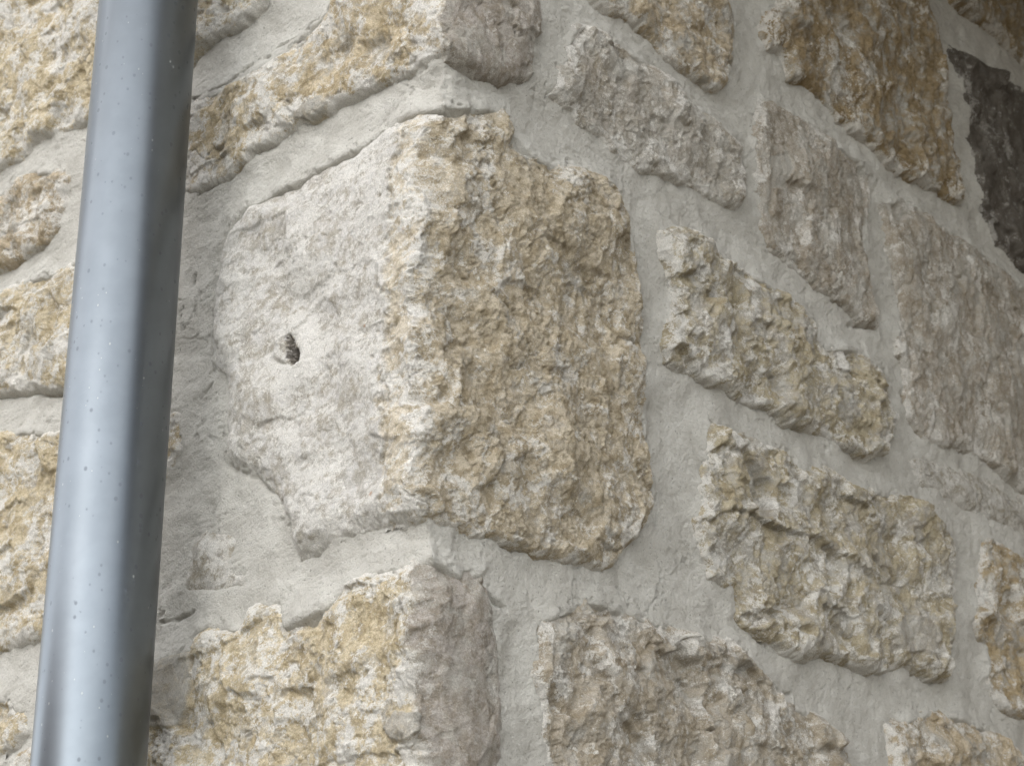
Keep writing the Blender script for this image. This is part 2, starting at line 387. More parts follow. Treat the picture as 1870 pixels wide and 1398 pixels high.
def link_grid(name, P, keep, col, material, parent, smooth=True, ore=None):
    """P (rows, cols, 3), keep (rows, cols) vertices used"""
    quad = keep[:-1, :-1] & keep[1:, :-1] & keep[:-1, 1:] & keep[1:, 1:]
    used = np.zeros(keep.shape, bool)
    for a in (slice(None, -1), slice(1, None)):
        for b in (slice(None, -1), slice(1, None)):
            used[a, b] |= quad
    idx = np.full(keep.shape, -1, np.int64); idx[used] = np.arange(used.sum())
    r, c = np.nonzero(quad)
    q = np.stack([idx[r, c], idx[r, c + 1], idx[r + 1, c + 1], idx[r + 1, c]], -1).astype(np.int32)
    me = bpy.data.meshes.new(name)
    me.vertices.add(int(used.sum())); me.vertices.foreach_set('co', P[used].astype(np.float32).ravel())
    me.loops.add(q.size); me.loops.foreach_set('vertex_index', q.ravel())
    me.polygons.add(len(q))
    me.polygons.foreach_set('loop_start', np.arange(0, q.size, 4, dtype=np.int32))
    me.polygons.foreach_set('loop_total', np.full(len(q), 4, np.int32))
    me.update(calc_edges=True)
    me.polygons.foreach_set('use_smooth', np.full(len(q), smooth))
    at = me.attributes.new('vein', 'FLOAT_COLOR', 'POINT')
    at.data.foreach_set('color', col[used].astype(np.float32).ravel())
    if ore is not None:
        a2 = me.attributes.new('ore', 'FLOAT_COLOR', 'POINT')
        a2.data.foreach_set('color', ore[used].astype(np.float32).ravel())
    me.materials.append(material)
    o = bpy.data.objects.new(name, me); COL.objects.link(o); o.parent = parent
    return o

def face_field(S, V, D, gs, gv, f, seed, marks, fine, opp=0.0):
    """height (mm) and mineral zones of a stone face"""
    ox = seed * 71.7
    dn = gv
    wv = 1.0 + 0.45 * np.clip(-dn, -1, 1)
    w = np.clip(f['w'] * wv * (1 + 0.6 * fbm(S / 28, V / 28, 2, seed + 70)), 2.0, None)
    e = 1 - np.exp(-np.clip(D + 3.0, 0, None) / w)
    E = (f['H'] + 6) * (e - 1)                         # follow the surface round the edge
    aS = np.abs(S)
    Sn = np.sign(S) * (aS + opp * (1 - np.clip(1 - aS / 75.0, 0, 1) ** 2)) if opp else S   # true length across the mitre
    x = Sn + E * gs + ox; y = (V + E * gv) / f['st'] - ox * 0.6
    wx = x + 5 * fbm(x / 26, y / 26, 2, seed) + (2.0 * fbm(x / 8, y / 8, 2, seed + 5) if fine else 0)
    wy = y + 5 * fbm(x / 26, y / 26, 2, seed + 9) + (2.0 * fbm(x / 8, y / 8, 2, seed + 15) if fine else 0)
    A = f['A']
    lump = fbm(x / 48, y / 48, 3, seed + 20)
    f1 = 0.75 * facets(wx / 24, wy / 24, seed + 30, 26) + 1.9 * facets(wx / 58 + 5, wy / 58, seed + 33, 60)
    if fine:
        f2 = facets(wx / 9, wy / 9, seed + 40, 22)
        cr = ridged(wx / 15, wy / 15, 4, seed + 50, 0.55) - 0.5
        gr = fbm(x / 4.2, (V + E * gv) / 4.2, 3, seed + 60, 0.75)
        f3 = facets(wx / 4.3 + 3, wy / 4.3, seed + 45, 22)
    else:
        f2 = f3 = cr = gr = np.zeros_like(S)
    region = sstep(-0.30, 0.40, fbm(x / 32, y / 32, 3, seed + 65))       # calmer and rougher patches
    amp = 0.10 + 0.95 * region ** 1.3
    if fine:
        big = ridged(wx / 38, wy / 38, 6, seed + 52, 0.58) - 0.55
        tv = fbm(wx / 30, wy / 30, 4, seed + 54, 0.6) * 4.0
        fl = np.floor(tv); terr = fl + sstep(0.72, 1.0, tv - fl) - tv * 0.6
        tv2 = fbm(wx / 12 + 9, wy / 12, 3, seed + 56, 0.6) * 3.0
        fl2 = np.floor(tv2); terr = terr + 0.4 * (fl2 + sstep(0.7, 1.0, tv2 - fl2) - tv2 * 0.6)
    else:
        big = terr = 0.0
    small = 0.28 * A[2] * f2 + 0.24 * A[3] * cr + 0.42 * A[4] * f3 + (0.35 if f['bed'] else 0.72) * A[2] * terr + 1.4 * A[3] * big
    relief = 1.15 * A[0] * lump + A[1] * f1 + amp * small + 0.85 * A[4] * gr
    groove = f.get('groove', 0.0)
    if groove and fine:
        relief = relief + groove * (ridged(wx / 30, wy / 75, 2, seed + 75) - 0.6) * 2
    if fine:                                           # hairline fractures
        fr = np.exp(-(np.abs(fbm(wx / 46 + 7, wy / 46, 4, seed + 120, 0.55)) / 0.016) ** 2)
        fr = fr * sstep(0.02, 0.22, fbm(x / 52, y / 52, 2, seed + 121))
        relief = relief - (1.1 if f['bed'] else 2.6) * fr
    Hv = f['H'] * np.clip(0.85 + 0.75 * fbm(S / 85, V / 85, 2, seed + 77), 0.35, 1.5)
    H = -6 + (Hv + 6) * e + relief * np.clip((D + 6) / 16, 0.25, 1.0)
    # mineral zones
    z1 = fbm(x / 30, y / 30, 4, seed + 80, 0.6)
    z2 = fbm(wx / 16, wy / 16, 4, seed + 90, 0.6)
    if f['bed'] and fine:                              # bedding that runs obliquely over the face
        bu = (0.86 * wx + 0.5 * wy); bv = (-0.5 * wx + 0.86 * wy)
        bedd = fbm(bu / 26, bv / 7, 5, seed + 91, 0.62)
        z2 = 0.45 * z2 + 0.85 * bedd + 0.5 * fbm(x / 70, y / 70, 2, seed + 89)
        relief = relief + 1.6 * bedd
    cre = ridged(wx / 13, wy / 13, 4, seed + 95, 0.65)
    white = f['white'] + 0.40 * fbm(x / 62, y / 62, 2, seed + 94) + 0.62 * z2 + 0.55 * (cre - 0.5) + 0.55 * np.exp(-np.clip(D, 0, None) / 8.0) * sstep(-0.4, 0.4, fbm(x / 24, y / 24, 2, seed + 92))
    ochre = f['ochre'] + 0.75 * z1 + 0.25 * fbm(x / 9, y / 9, 3, seed + 97)
    dark = f['dark'] + 0.45 * fbm(wx / 20, wy / 26, 4, seed + 99, 0.65) - 0.05
    rust = np.zeros_like(S)
    for kind, pts, wd, dp, _ in marks:
        if kind.startswith('flake'):                   # a scale of stone with its own surface
            d = poly_sdf(S + 1.5 * fbm(S / 6, V / 6, 3, 71), V + 1.5 * fbm(S / 6, V / 6, 3, 72), pts)
            k = sstep(-0.8, 1.6, d)
            H = H * (1 - 0.5 * k) + k * (0.5 * f['H'] + dp)
            if kind == 'flake_pale': white = white * (1 - k) + k * 0.42; ochre = ochre * (1 - k) + k * 0.7; dark = dark * (1 - k)
            else: white = white * (1 - 0.8 * k); ochre = ochre * (1 - k) + 0.3 * k
            continue
        if kind == 'rust':
            rust = np.maximum(rust, 0.85 * np.exp(-(line_dist(S + 2 * fbm(S / 3, V / 3, 2, 5), V + 2 * fbm(S / 3, V / 3, 2, 6), pts) / (0.7 * wd)) ** 2)); continue
        d = line_dist(wx - ox, V + (wy - y), pts) if len(pts) > 1 else line_dist(S, V, pts)
        d = d * (1 + 0.5 * fbm(x / 5, y / 5, 2, seed + 111))
        k = np.exp(-(d / wd) ** 2)
        H = H - dp * k
        if kind == 'lichen':
            dark = dark + 2.4 * k * (0.75 + 1.1 * fbm(x / 3, y / 3, 2, seed + 7)); white = white - 1.6 * k
            H = H + 6 * k * fbm(x / 2.6, y / 2.6, 2, seed + 8)
            rim = np.exp(-((d - 17) / 7) ** 2) * (S > np.mean([p[0] for p in pts])); white = white + 0.4 * rim
    return H, np.stack([np.clip(white, 0, 1), np.clip(ochre, 0, 1), np.clip(dark, 0, 1), rust], -1)

wall = bpy.data.objects.new('stone_wall', None)
COL.objects.link(wall)
wall['label'] = 'corner of a house wall in rough yellow and grey limestone with wide pale mortar joints'
wall['category'] = 'stone wall'
wall['kind'] = 'thing'

def warp_edge(S, V, seed):
    return (S + 4.6 * fbm(S / 20 + seed, V / 20, 4, 900, 0.68), V + 4.6 * fbm(S / 20 - seed, V / 20 + 40, 4, 930, 0.68))

LABELS = {
    'centre corner': 'large squared corner stone, pale grey on its left face and rough brown on its right',
    'R dark': 'blackened stone high on the shaded right wall',
    'R brown': 'rust brown streaked stone',
    'R far top': 'rust brown stone in the shade below the added roof',
    'R large grey': 'tall grey purple stone with fine upright tool marks',
    'R upright': 'grey stone set on end with upright tool marks',
    'top corner': 'corner stone with a cream face and a smooth grey face',
    'bottom corner': 'corner stone with a rough yellow face and a smooth grey face',
    'L sunk': 'small grey stone almost buried in mortar',
    'R sunk': 'low grey stone smeared over with mortar',
}

def build_stone(key, poly, faces, seed, step, fine):
    P = np.array(poly, float)
    lo = P.min(0) - 12; hi = P.max(0) + 12
    n0 = math.floor(lo[0] / step); n1 = math.ceil(hi[0] / step)
    corner = n0 < 0 < n1
    s = np.arange(n0, n1 + 1) * step
    v = np.arange(lo[1], hi[1] + step, step)
    S, V = np.meshgrid(s, v)
    wS, wV = warp_edge(S, V, seed * 1.7) if fine else (S, V)
    D = poly_sdf(wS, wV, poly) + (0.0 if corner or not fine else 3.0)   # the face spreads a little over the joint
    gv, gs = np.gradient(D, step)                      # points inward
    for _ in range(2):
        for ax in (0, 1):
            gv = (np.roll(gv, 3, ax) + gv + np.roll(gv, -3, ax)) / 3
            gs = (np.roll(gs, 3, ax) + gs + np.roll(gs, -3, ax)) / 3
    keep = D > -6.0
    marks = [m for m in MARKS if m[4] == key]
    corner = n0 < 0 < n1
    hs_, cs_ = {}, {}
    for side, nm in ((0, faces[0]), (1, faces[1])):
        if nm is None: continue
        m = slice(None) if not corner else (slice(None), (s <= 0) if side == 0 else (s >= 0))
        Sx, Vx, Dx, gx, dx = (S, V, D, gs, gv) if not corner else (S[m], V[m], D[m], gs[m], gv[m])
        hs_[side], cs_[side] = face_field(Sx, Vx, Dx, gx, dx, STYLE[nm], seed + side * 37, marks, fine,
                                             (({'centre corner': (6.0, 28.0)}.get(key, (12.0, 14.0)))[side]) if corner else 0.0)
    if corner:
        a = np.abs(s)
        out = []
        bnd = None
        for side in (1, 0):
            sel = (s <= 0) if side == 0 else (s >= 0)
            aa = a[sel][None, :]; vv = v[:, None]
            x = aa + 300 * side + vv * 0
            w_ = (9.0 + 7 * fbm(x / 24, vv / 24 + x * 0, 3, 500 + seed))
            drop = (5.0 + 4.0 * fbm(x / 26, vv / 26 + x * 0, 3, 510 + seed) + 1.5 * fbm(x / 7, vv / 7 + x * 0, 3, 520 + seed)) * np.exp(-(aa / np.clip(w_, 3, None)) ** 1.3)
            mea = 13.0 * fbm(vv / 80 + aa * 0, aa / 60 + vv * 0 + seed * 3.1, 2, 59) * np.clip(1 - aa / 65, 0, 1) ** 1.5 \
                + 6.0 * fbm(vv / 24 + aa / 40, aa / 40 + vv * 0 + seed * 1.3, 3, 57) * np.clip(1 - aa / 20, 0, 1) ** 1.5 \
                + {'centre corner': 14.0, 'bottom corner': 3.0}.get(key, 0.0) * np.clip(1 - aa / 85, 0, 1) ** 1.3
            hs_[side] = hs_[side] - drop + (mea if side == 0 else -mea)
            f = STYLE[faces[side]]
            if side == 0:
                aw = 8 + 9 * fbm(x / 18, vv / 18 + x * 0, 3, 580 + seed)
                cs_[0][..., 0] = np.clip(cs_[0][..., 0] + 0.5 * np.exp(-(aa / np.clip(aw, 2, None)) ** 2), 0, 1)
            if f['band'] > 0:                          # bruised, buff margin along the arris
                edge = 38 + 22 * fbm(x / 45, vv / 45 + x * 0, 3, 540 + seed) + 12 * fbm(x / 9, vv / 9 + x * 0, 2, 541)
                bnd = sstep(edge + 3, edge - 5, aa + vv * 0)
                Sx = S[:, sel]; Vx = V[:, sel]
                hs_[side] = hs_[side] + bnd * (2.2 * facets(Sx / 22, Vx / 18, 561, 26) + 1.2 * facets(Sx / 9, Vx / 7, 562) - 1.5) - 4.5 * bnd * (1 - aa / 60)
                cs_[side][..., 1] = np.clip(cs_[side][..., 1] + 0.25 * bnd, 0, 1)
                cs_[side][..., 0] = np.clip(cs_[side][..., 0] - 0.06 * bnd + 0.5 * bnd * (ridged(Sx / 14, Vx / 14, 3, 570) - 0.55), 0, 1)
        hL, hR = hs_[0], hs_[1]
        band_col = bnd if STYLE[faces[0]]['band'] > 0 else None
        hL0 = hL[:, -1:]; hR0 = hR[:, :1]
        Hh = np.concatenate([hL, hR[:, 1:]], 1)
        C = np.concatenate([cs_[0], cs_[1][:, 1:]], 1)
        is_left = np.broadcast_to((s <= 0)[None, :], S.shape)
        Pm = place(S, V, Hh, is_left, hL0, hR0)
        shift = 13 * fbm(S / 22, V / 22, 4, 777 + seed, 0.6)
        tt = sstep(-5, 5, S + shift)[..., None]
        ore = (1 - tt) * np.array([*STYLE[faces[0]]['col'], STYLE[faces[0]]['bloom']]) + tt * np.array([*STYLE[faces[1]]['col'], STYLE[faces[1]]['bloom']])
        if band_col is not None:
            k = np.zeros(S.shape); k[:, :band_col.shape[1]] = band_col
            k = (k * (1 - tt[..., 0]))[..., None]
            ore = ore * (1 - k) + np.array([0.64, 0.57, 0.45, 0.95]) * k
        # the zones of the two faces grade into each other over the arris
        cl, cr_ = cs_[0][:, -1:], cs_[1][:, :1]
        nl = cs_[0].shape[1]
        k = 0.5 * np.exp(-np.abs(S + shift * 0.6) / 9.0)[..., None]
        C[:, :nl] = C[:, :nl] * (1 - k[:, :nl]) + cr_ * k[:, :nl]
        C[:, nl:] = C[:, nl:] * (1 - k[:, nl:]) + cl * k[:, nl:]
    else:
        side = 0 if faces[0] else 1
        Hh, C = hs_[side], cs_[side]
        z = np.zeros((len(v), 1))
        Pm = place(S, V, Hh, np.full(S.shape, side == 0), z, z)
        ore = np.broadcast_to(np.array([*STYLE[faces[side]]['col'], STYLE[faces[side]]['bloom']]), S.shape + (4,))
    o = link_grid('stone', Pm, keep, C, LIME, wall, ore=ore)
    if key in LABELS: o['label'] = LABELS[key]
    return o

for i, (key, poly, faces) in enumerate(STONES):
    far = key in ('R far top', 'R dark', 'R right edge', 'R large grey')
    build_stone(key, poly, faces, 11 + i * 13, 1.6 if far else (1.15 if key in ('centre corner', 'bottom corner', 'top corner') else 1.25), True)

# further stones outside the picture, laid in rough courses
rng = random.Random(5)
FRAME = [(-690, 690), (-470, -235), (0, -300), (900, -180), (1110, 900), (0, 360)]
def poly_box(p):
    a = np.array(p); return a.min(0), a.max(0)
BOX = [poly_box(p) for _, p, _ in STONES]
extra = []
L_END, R_END = -1900, 1640
def try_stone(a, b, c_, d_, depth):
    if b - a < 75 or d_ - c_ < 55: return
    gx, gy = np.meshgrid(np.linspace(a, b, 9), np.linspace(c_, d_, 7))
    bad = (poly_sdf(gx, gy, FRAME) > -6).any()
    if not bad:
        for (_, p, _), (lo, hi) in zip(STONES, BOX):
            if lo[0] < b + 20 and hi[0] > a - 20 and lo[1] < d_ + 20 and hi[1] > c_ - 20:
                if (poly_sdf(gx, gy, p) > -16).any(): bad = True; break
    if not bad:
        pts = []
        for (x0, y0, x1, y1) in ((a, c_, b, c_), (b, c_, b, d_), (b, d_, a, d_), (a, d_, a, c_)):
            for k in range(4):
                q = k / 4
                pts.append((x0 + (x1 - x0) * q + rng.uniform(-11, 11), y0 + (y1 - y0) * q + rng.uniform(-11, 11)))
        extra.append((pts, a, b)); return
    if depth:
        if b - a > d_ - c_:
            m = a + (b - a) * rng.uniform(0.4, 0.6)
            try_stone(a, m - 12, c_, d_, depth - 1); try_stone(m + 12, b, c_, d_, depth - 1)
        else:
            m = c_ + (d_ - c_) * rng.uniform(0.4, 0.6)
            try_stone(a, b, c_, m - 12, depth - 1); try_stone(a, b, m + 12, d_, depth - 1)
v = -2140.0
while v < (WALL_TOP - ZC) * 1000 - 60:
    hgt = min(rng.uniform(170, 290), (WALL_TOP - ZC) * 1000 - v)
    s = L_END
    while s < R_END:
        e = min(s + rng.uniform(190, 480), R_END)
        if s < 0 < e and e < 140: e = 150
        try_stone(s + 14, e - 14, v + 14, v + hgt - 14, 3)
        s = e
    v += hgt
POOL_L = ['yellow_rough', 'yellow_rough', 'tan_rough', 'cream_ochre']
POOL_R = ['tan_rough', 'grey_rough', 'olive_rough', 'brown_grey', 'rust_rough']
for i, (pts, a, b) in enumerate(extra):
    fa = (rng.choice(POOL_L) if a < 0 else None, rng.choice(POOL_R) if b > 0 else None)
    build_stone('more', pts, fa, 400 + i * 7, 8.0, False)
    EXTRA_POLY = [p for p, _, _ in extra]

# mortar: a fine sheet where the picture looks, a coarse one round it
def mortar_field(S, V, polys, fine):
    dmin = np.full(S.shape, 400.0)
    for p in polys:
        lo, hi = poly_box(p)
        m = (S > lo[0] - 60) & (S < hi[0] + 60) & (V > lo[1] - 60) & (V < hi[1] + 60)
        if m.any():
            dmin[m] = np.minimum(dmin[m], -poly_sdf(S[m], V[m], p))
    do = np.clip(dmin, 0, 60)
    h = 4.6 * fbm(S / 60, V / 60, 3, 7001) + (4.0 + 6.0 * fbm(S / 42, V / 42, 3, 7003)) * np.exp(-do / 13.0) - 1.0
    if fine:
        gv, gs = np.gradient(np.clip(dmin, -6, 60), abs(V[1, 0] - V[0, 0]))
        under = np.clip(-gv, 0, 1); over = np.clip(gv, 0, 1); lee = np.clip(gs, 0, 1) * sstep(20, 60, S)
        ir = 0.6 + 0.9 * fbm(S / 33, V / 33, 2, 7008)
        h = h - (4.6 * under + 1.6 * lee) * ir * np.exp(-do / 9.0) + 1.5 * over * np.exp(-do / 12.0) - 1.0 * sstep(0, 40, S)
        wx = S + 8 * fbm(S / 40, V / 40, 2, 7005); wy = V + 8 * fbm(S / 40, V / 40, 2, 7006)
        h = h + 1.5 * fbm(wx / 20, wy / 14, 3, 7010)
        h = h + 1.15 * sstep(-0.15, 0.4, fbm(S / 45, V / 45, 2, 7020)) * fbm(wx / 14, wy / 2.6, 3, 7030)       # brush drag
        h = h + 1.1 * fbm(S / 3.6, V / 3.6, 3, 7040, 0.7)
        fr = np.exp(-(np.abs(fbm(wx / 60 + 3, wy / 60, 4, 7060, 0.55)) / 0.012) ** 2) * sstep(0.10, 0.30, fbm(S / 80, V / 80, 2, 7061))
        h = h - 2.0 * fr
        rag = fbm(S / 11, V / 11, 3, 7050, 0.6)
        h = h - 3.0 * sstep(0.20, 0.42, rag) * np.exp(-(do / 5.0) ** 2)                                        # gaps along the stones
    h = np.where(dmin < -4, np.maximum(h - (-(dmin + 4)) * 1.2, -16), h)
    dk = np.zeros_like(S)
    if fine:
        for kind, pts, wd, dp, where in MARKS:
            if where != 'mortar': continue
            lo, hi = poly_box(pts)
            m = (S > lo[0] - 40) & (S < hi[0] + 40) & (V > lo[1] - 40) & (V < hi[1] + 40)
            if not m.any(): continue
            d = line_dist(S[m] + 2.0 * fbm(S[m] / 7, V[m] / 7, 2, 61), V[m] + 2.0 * fbm(S[m] / 7, V[m] / 7, 2, 62), pts)
            k = np.exp(-(d / (0.62 * wd)) ** 2) * (0.7 + 1.1 * fbm(S[m] / 9, V[m] / 9, 2, 63))
            h[m] -= dp * np.clip(k, 0, 1)
            dk[m] = np.maximum(dk[m], 0.62 * k)
    C = np.stack([dk * 0, dk * 0, np.clip(dk, 0, 1), dk * 0], -1)
    return h, C, dmin

def build_mortar(s, v, polys, fine, hole=None):
    S, V = np.meshgrid(s, v)
    corner = s[0] < 0 < s[-1]
    h, C, dm = mortar_field(S, V, polys, fine)
    keep = dm > (-14 if fine else -32)
    if hole is not None: keep &= ~hole(S, V)
    z = np.zeros((len(v), 1))
    if corner:
        i0 = int(np.argmin(np.abs(s)))
        a = np.abs(S)
        h = h - (4.5 + 3.0 * fbm(S / 18, V / 18, 3, 7100)) * np.exp(-(a / (13.0 + 6 * fbm(S / 30, V / 30, 2, 7101))) ** 1.6)
        m_ = 9.0 * fbm(V / 60, a / 50, 2, 7102) + 4.0 * fbm(V / 19, a / 19, 3, 7103)
        m_ = m_ * np.clip(1 - a / 45, 0, 1) ** 1.4
        hl = h + m_; hr = h - m_
        P = place(S, V, np.where(S <= 0, hl, hr), S <= 0, hl[:, i0:i0 + 1], hr[:, i0:i0 + 1])
    else:
        P = place(S, V, h, S <= 0, z, z)
    return link_grid('mortar', P, keep, C, MORT, wall)

ALL = [p for k_, p, _ in STONES if 'sunk' not in k_] + [p for p, _, _ in extra]
FS0, FS1, FV0, FV1 = -696.0, 1128.0, -324.0, 924.0
step = 1.4
fs = np.arange(round(FS0 / step), round(FS1 / step) + 1) * step
fv = np.arange(FV0, FV1 + 0.01, step)
FIELD_LINE = [(-720, 720), (-700, 330), (-470, -300), (0, -330), (920, -250), (1140, 300), (1140, 960), (900, 830), (0, 420)]
def outside(S, V): return poly_sdf(S, V, FIELD_LINE) < 0
o = build_mortar(fs, fv, ALL, True, outside)
cs2 = np.arange(L_END, R_END + 1, 10.0); cv = np.arange(-2150, (WALL_TOP - ZC) * 1000 + 1, 10.0)
def inside(S, V): return poly_sdf(S, V, FIELD_LINE) > 26
build_mortar(cs2, cv, ALL, False, inside)

# ------------------------------------------------------------------ downpipe
PIPE, nt, bs = mat('grey_metal')
tc = N(nt, 'ShaderNodeTexCoord').outputs['Object']
def spots(scale, r0, r1, thr, stretch):
    mp = N(nt, 'ShaderNodeMapping'); mp.inputs['Scale'].default_value = (scale, scale, scale * stretch)
    nt.links.new(tc, mp.inputs['Vector'])
    vo = N(nt, 'ShaderNodeTexVoronoi'); vo.inputs['Scale'].default_value = 1.0
    nt.links.new(mp.outputs[0], vo.inputs['Vector'])
    sc = N(nt, 'ShaderNodeSeparateColor'); nt.links.new(vo.outputs['Color'], sc.inputs[0])
    on = math_(nt, 'GREATER_THAN', sc.outputs[0], thr)
    rad = math_(nt, 'MULTIPLY', sc.outputs[1], r1)
    d = math_(nt, 'SUBTRACT', vo.outputs['Distance'], math_(nt, 'ADD', rad, r0))
    return math_(nt, 'MULTIPLY', remap(nt, d, 0.05, -0.03), on), sc.outputs[2]
s1, k1 = spots(170, 0.04, 0.22, 0.42, 0.8)        # dried rain drops
s2, k2 = spots(290, 0.05, 0.18, 0.86, 0.7)        # dust grains
pn = noise(nt, tc, 40, 3, 0.6)
base = mix(nt, remap(nt, pn, 0.3, 0.7), (0.142, 0.158, 0.170), (0.155, 0.172, 0.185))
c = mix(nt, math_(nt, 'MULTIPLY', s1, 0.42), base, (0.105, 0.112, 0.125))
big = math_(nt, 'MULTIPLY', s2, math_(nt, 'GREATER_THAN', k2, 0.55))
c = mix(nt, math_(nt, 'MULTIPLY', big, 0.30), c, (0.40, 0.39, 0.34))
nt.links.new(c, bs.inputs['Base Color'])
bs.inputs['Metallic'].default_value = 1.0
nt.links.new(math_(nt, 'SUBTRACT', 1.0, math_(nt, 'MULTIPLY', big, 0.6)), bs.inputs['Metallic'])
nt.links.new(math_(nt, 'ADD', 0.36, math_(nt, 'MULTIPLY', s1, 0.15)), bs.inputs['Roughness'])

pipe_root = bpy.data.objects.new('downpipe', None); COL.objects.link(pipe_root)
PX, PY, PR = -0.0825, 0.265, 0.0415
pipe_root.location = (PX, PY, 0.12)
pipe_root['label'] = 'round grey metal rainwater pipe with dried drops, running up the left wall'
pipe_root['category'] = 'downpipe'
def mesh_obj(name, verts, faces, material, parent=None, smooth=True, loc=None):
    me = bpy.data.meshes.new(name); me.from_pydata(verts, [], faces); me.update()
    me.polygons.foreach_set('use_smooth', [smooth] * len(me.polygons))
    me.materials.append(material)
    o = bpy.data.objects.new(name, me); COL.objects.link(o); o.parent = parent
    if loc: o.location = loc
    return o
def tube(R, r, z0, z1, n=160, rings=2):
    V_, F_ = [], []
    zs = [z0 + (z1 - z0) * i / (rings - 1) for i in range(rings)]
    for rad in (R, r):
        for z in zs:
            V_ += [(rad * math.cos(2 * math.pi * k / n), rad * math.sin(2 * math.pi * k / n), z) for k in range(n)]
    def rid(w, i, k): return w * rings * n + i * n + k % n
    for i in range(rings - 1):
        for k in range(n):
            F_.append((rid(0, i, k), rid(0, i, k + 1), rid(0, i + 1, k + 1), rid(0, i + 1, k)))
            F_.append((rid(1, i, k + 1), rid(1, i, k), rid(1, i + 1, k), rid(1, i + 1, k + 1)))
    for k in range(n):
        F_.append((rid(0, 0, k + 1), rid(0, 0, k), rid(1, 0, k), rid(1, 0, k + 1)))
        F_.append((rid(0, rings - 1, k), rid(0, rings - 1, k + 1), rid(1, rings - 1, k + 1), rid(1, rings - 1, k)))
    return V_, F_
mesh_obj('pipe', *tube(PR, PR - 0.0012, 0.0, 3.33), PIPE, pipe_root)
for z in (1.0, 3.02):
    b = mesh_obj('bracket', *tube(PR + 0.0025, PR + 0.0004, z - 0.014, z + 0.014, 96), PIPE, pipe_root)
    vs = [(x, y, zz) for x in (PR, 0.10) for y in (-0.005, 0.005) for zz in (z - 0.005, z + 0.005)]
    mesh_obj('bracket_stem', vs, [(0, 1, 3, 2), (4, 6, 7, 5), (0, 4, 5, 1), (2, 3, 7, 6), (0, 2, 6, 4), (1, 5, 7, 3)], PIPE, b, False)

gut = bpy.data.objects.new('gutter', None); COL.objects.link(gut)
gut['label'] = 'half round grey metal gutter along the top of the left wall'
gut['category'] = 'gutter'
gut.location = (PX, 0.0, 3.51)
gv_, gf_ = [], []
for y in (-0.06, 1.92):
    for rr in (0.062, 0.0605):
        gv_ += [(-rr * math.cos(math.pi * k / 24), y, -rr * math.sin(math.pi * k / 24)) for k in range(25)]
for k in range(24):
    gf_ += [(k, k + 1, 51 + k, 50 + k), (25 + k + 1, 25 + k, 75 + k, 75 + k + 1), (k + 1, k, 25 + k, 26 + k), (50 + k, 51 + k, 76 + k, 75 + k)]
gf_ += [(0, 50, 75, 25), (24, 49, 99, 74)]
mesh_obj('trough', gv_, gf_, PIPE, gut)
for y in (-0.0615, 1.9215):
    cv = [(-0.0622 * math.cos(math.pi * k / 24), y, -0.0622 * math.sin(math.pi * k / 24)) for k in range(25)]
    mesh_obj('end_cap', cv, [tuple(range(25))], PIPE, gut, False)

# ------------------------------------------------------------------ ground; unseen roof and side wall added to shade the right wall
GRD, nt, bs = mat('gravel_ground')
tc = N(nt, 'ShaderNodeTexCoord').outputs['Object']
g1 = noise(nt, tc, 45, 4, 0.6); g2 = noise(nt, tc, 0.6, 3)
c = mix(nt, remap(nt, g1, 0.3, 0.7), (0.085, 0.08, 0.068), (0.17, 0.16, 0.14))
c = mix(nt, remap(nt, g2, 0.4, 0.7, 0, 0.5), c, (0.10, 0.11, 0.07))
nt.links.new(c, bs.inputs['Base Color']); bs.inputs['Roughness'].default_value = 0.95
nt.links.new(bump(nt, g1, 0.01, 0.8), bs.inputs['Normal'])
g = mesh_obj('ground', [(-120, -120, 0), (120, -120, 0), (120, 120, 0), (-120, 120, 0)], [(0, 1, 2, 3)], GRD)
g['kind'] = 'structure'

WOOD, nt, bs = mat('weathered_timber')
tc = N(nt, 'ShaderNodeTexCoord').outputs['Object']
mp = N(nt, 'ShaderNodeMapping'); mp.inputs['Scale'].default_value = (1, 0.06, 1); nt.links.new(tc, mp.inputs['Vector'])
w1 = noise(nt, mp.outputs[0], 60, 4, 0.6, 0.5)
c = mix(nt, remap(nt, w1, 0.3, 0.7), (0.10, 0.065, 0.038), (0.19, 0.13, 0.08))
nt.links.new(c, bs.inputs['Base Color']); bs.inputs['Roughness'].default_value = 0.75
nt.links.new(bump(nt, w1, 0.002, 0.6), bs.inputs['Normal'])
TILE, nt, bs = mat('clay_tile')
tc = N(nt, 'ShaderNodeTexCoord').outputs['Object']
w1 = noise(nt, tc, 14, 4, 0.6)
c = mix(nt, remap(nt, w1, 0.3, 0.7), (0.20, 0.085, 0.05), (0.30, 0.14, 0.085))
nt.links.new(c, bs.inputs['Base Color']); bs.inputs['Roughness'].default_value = 0.85
def box(name, x0, x1, y0, y1, z0, z1, material, parent):
    b = 0.004
    v_ = [(x, y, z) for x in (x0, x1) for y in (y0, y1) for z in (z0, z1)]
    o = mesh_obj(name, v_, [(0, 1, 3, 2), (4, 6, 7, 5), (0, 4, 5, 1), (2, 3, 7, 6), (0, 2, 6, 4), (1, 5, 7, 3)], material, parent, False)
    m = o.modifiers.new('bevel', 'BEVEL'); m.width = b; m.segments = 2
    return o
roof = bpy.data.objects.new('shade_roof', None); COL.objects.link(roof)  # invented roof out of view, added to keep sky light off the right wall
roof['label'] = 'added timber roof with boarded underside, out of view, to shade the right wall'
roof['category'] = 'added shade roof'
RX0, RX1, RY0, RY1, RZ = -0.10, 2.40, -2.60, -0.035, 3.047
for i in range(14):
    x = RX0 + (RX1 - RX0) * i / 14
    box('board', x + 0.002, x + (RX1 - RX0) / 14 - 0.002, RY0, RY1, RZ, RZ + 0.022, WOOD, roof)
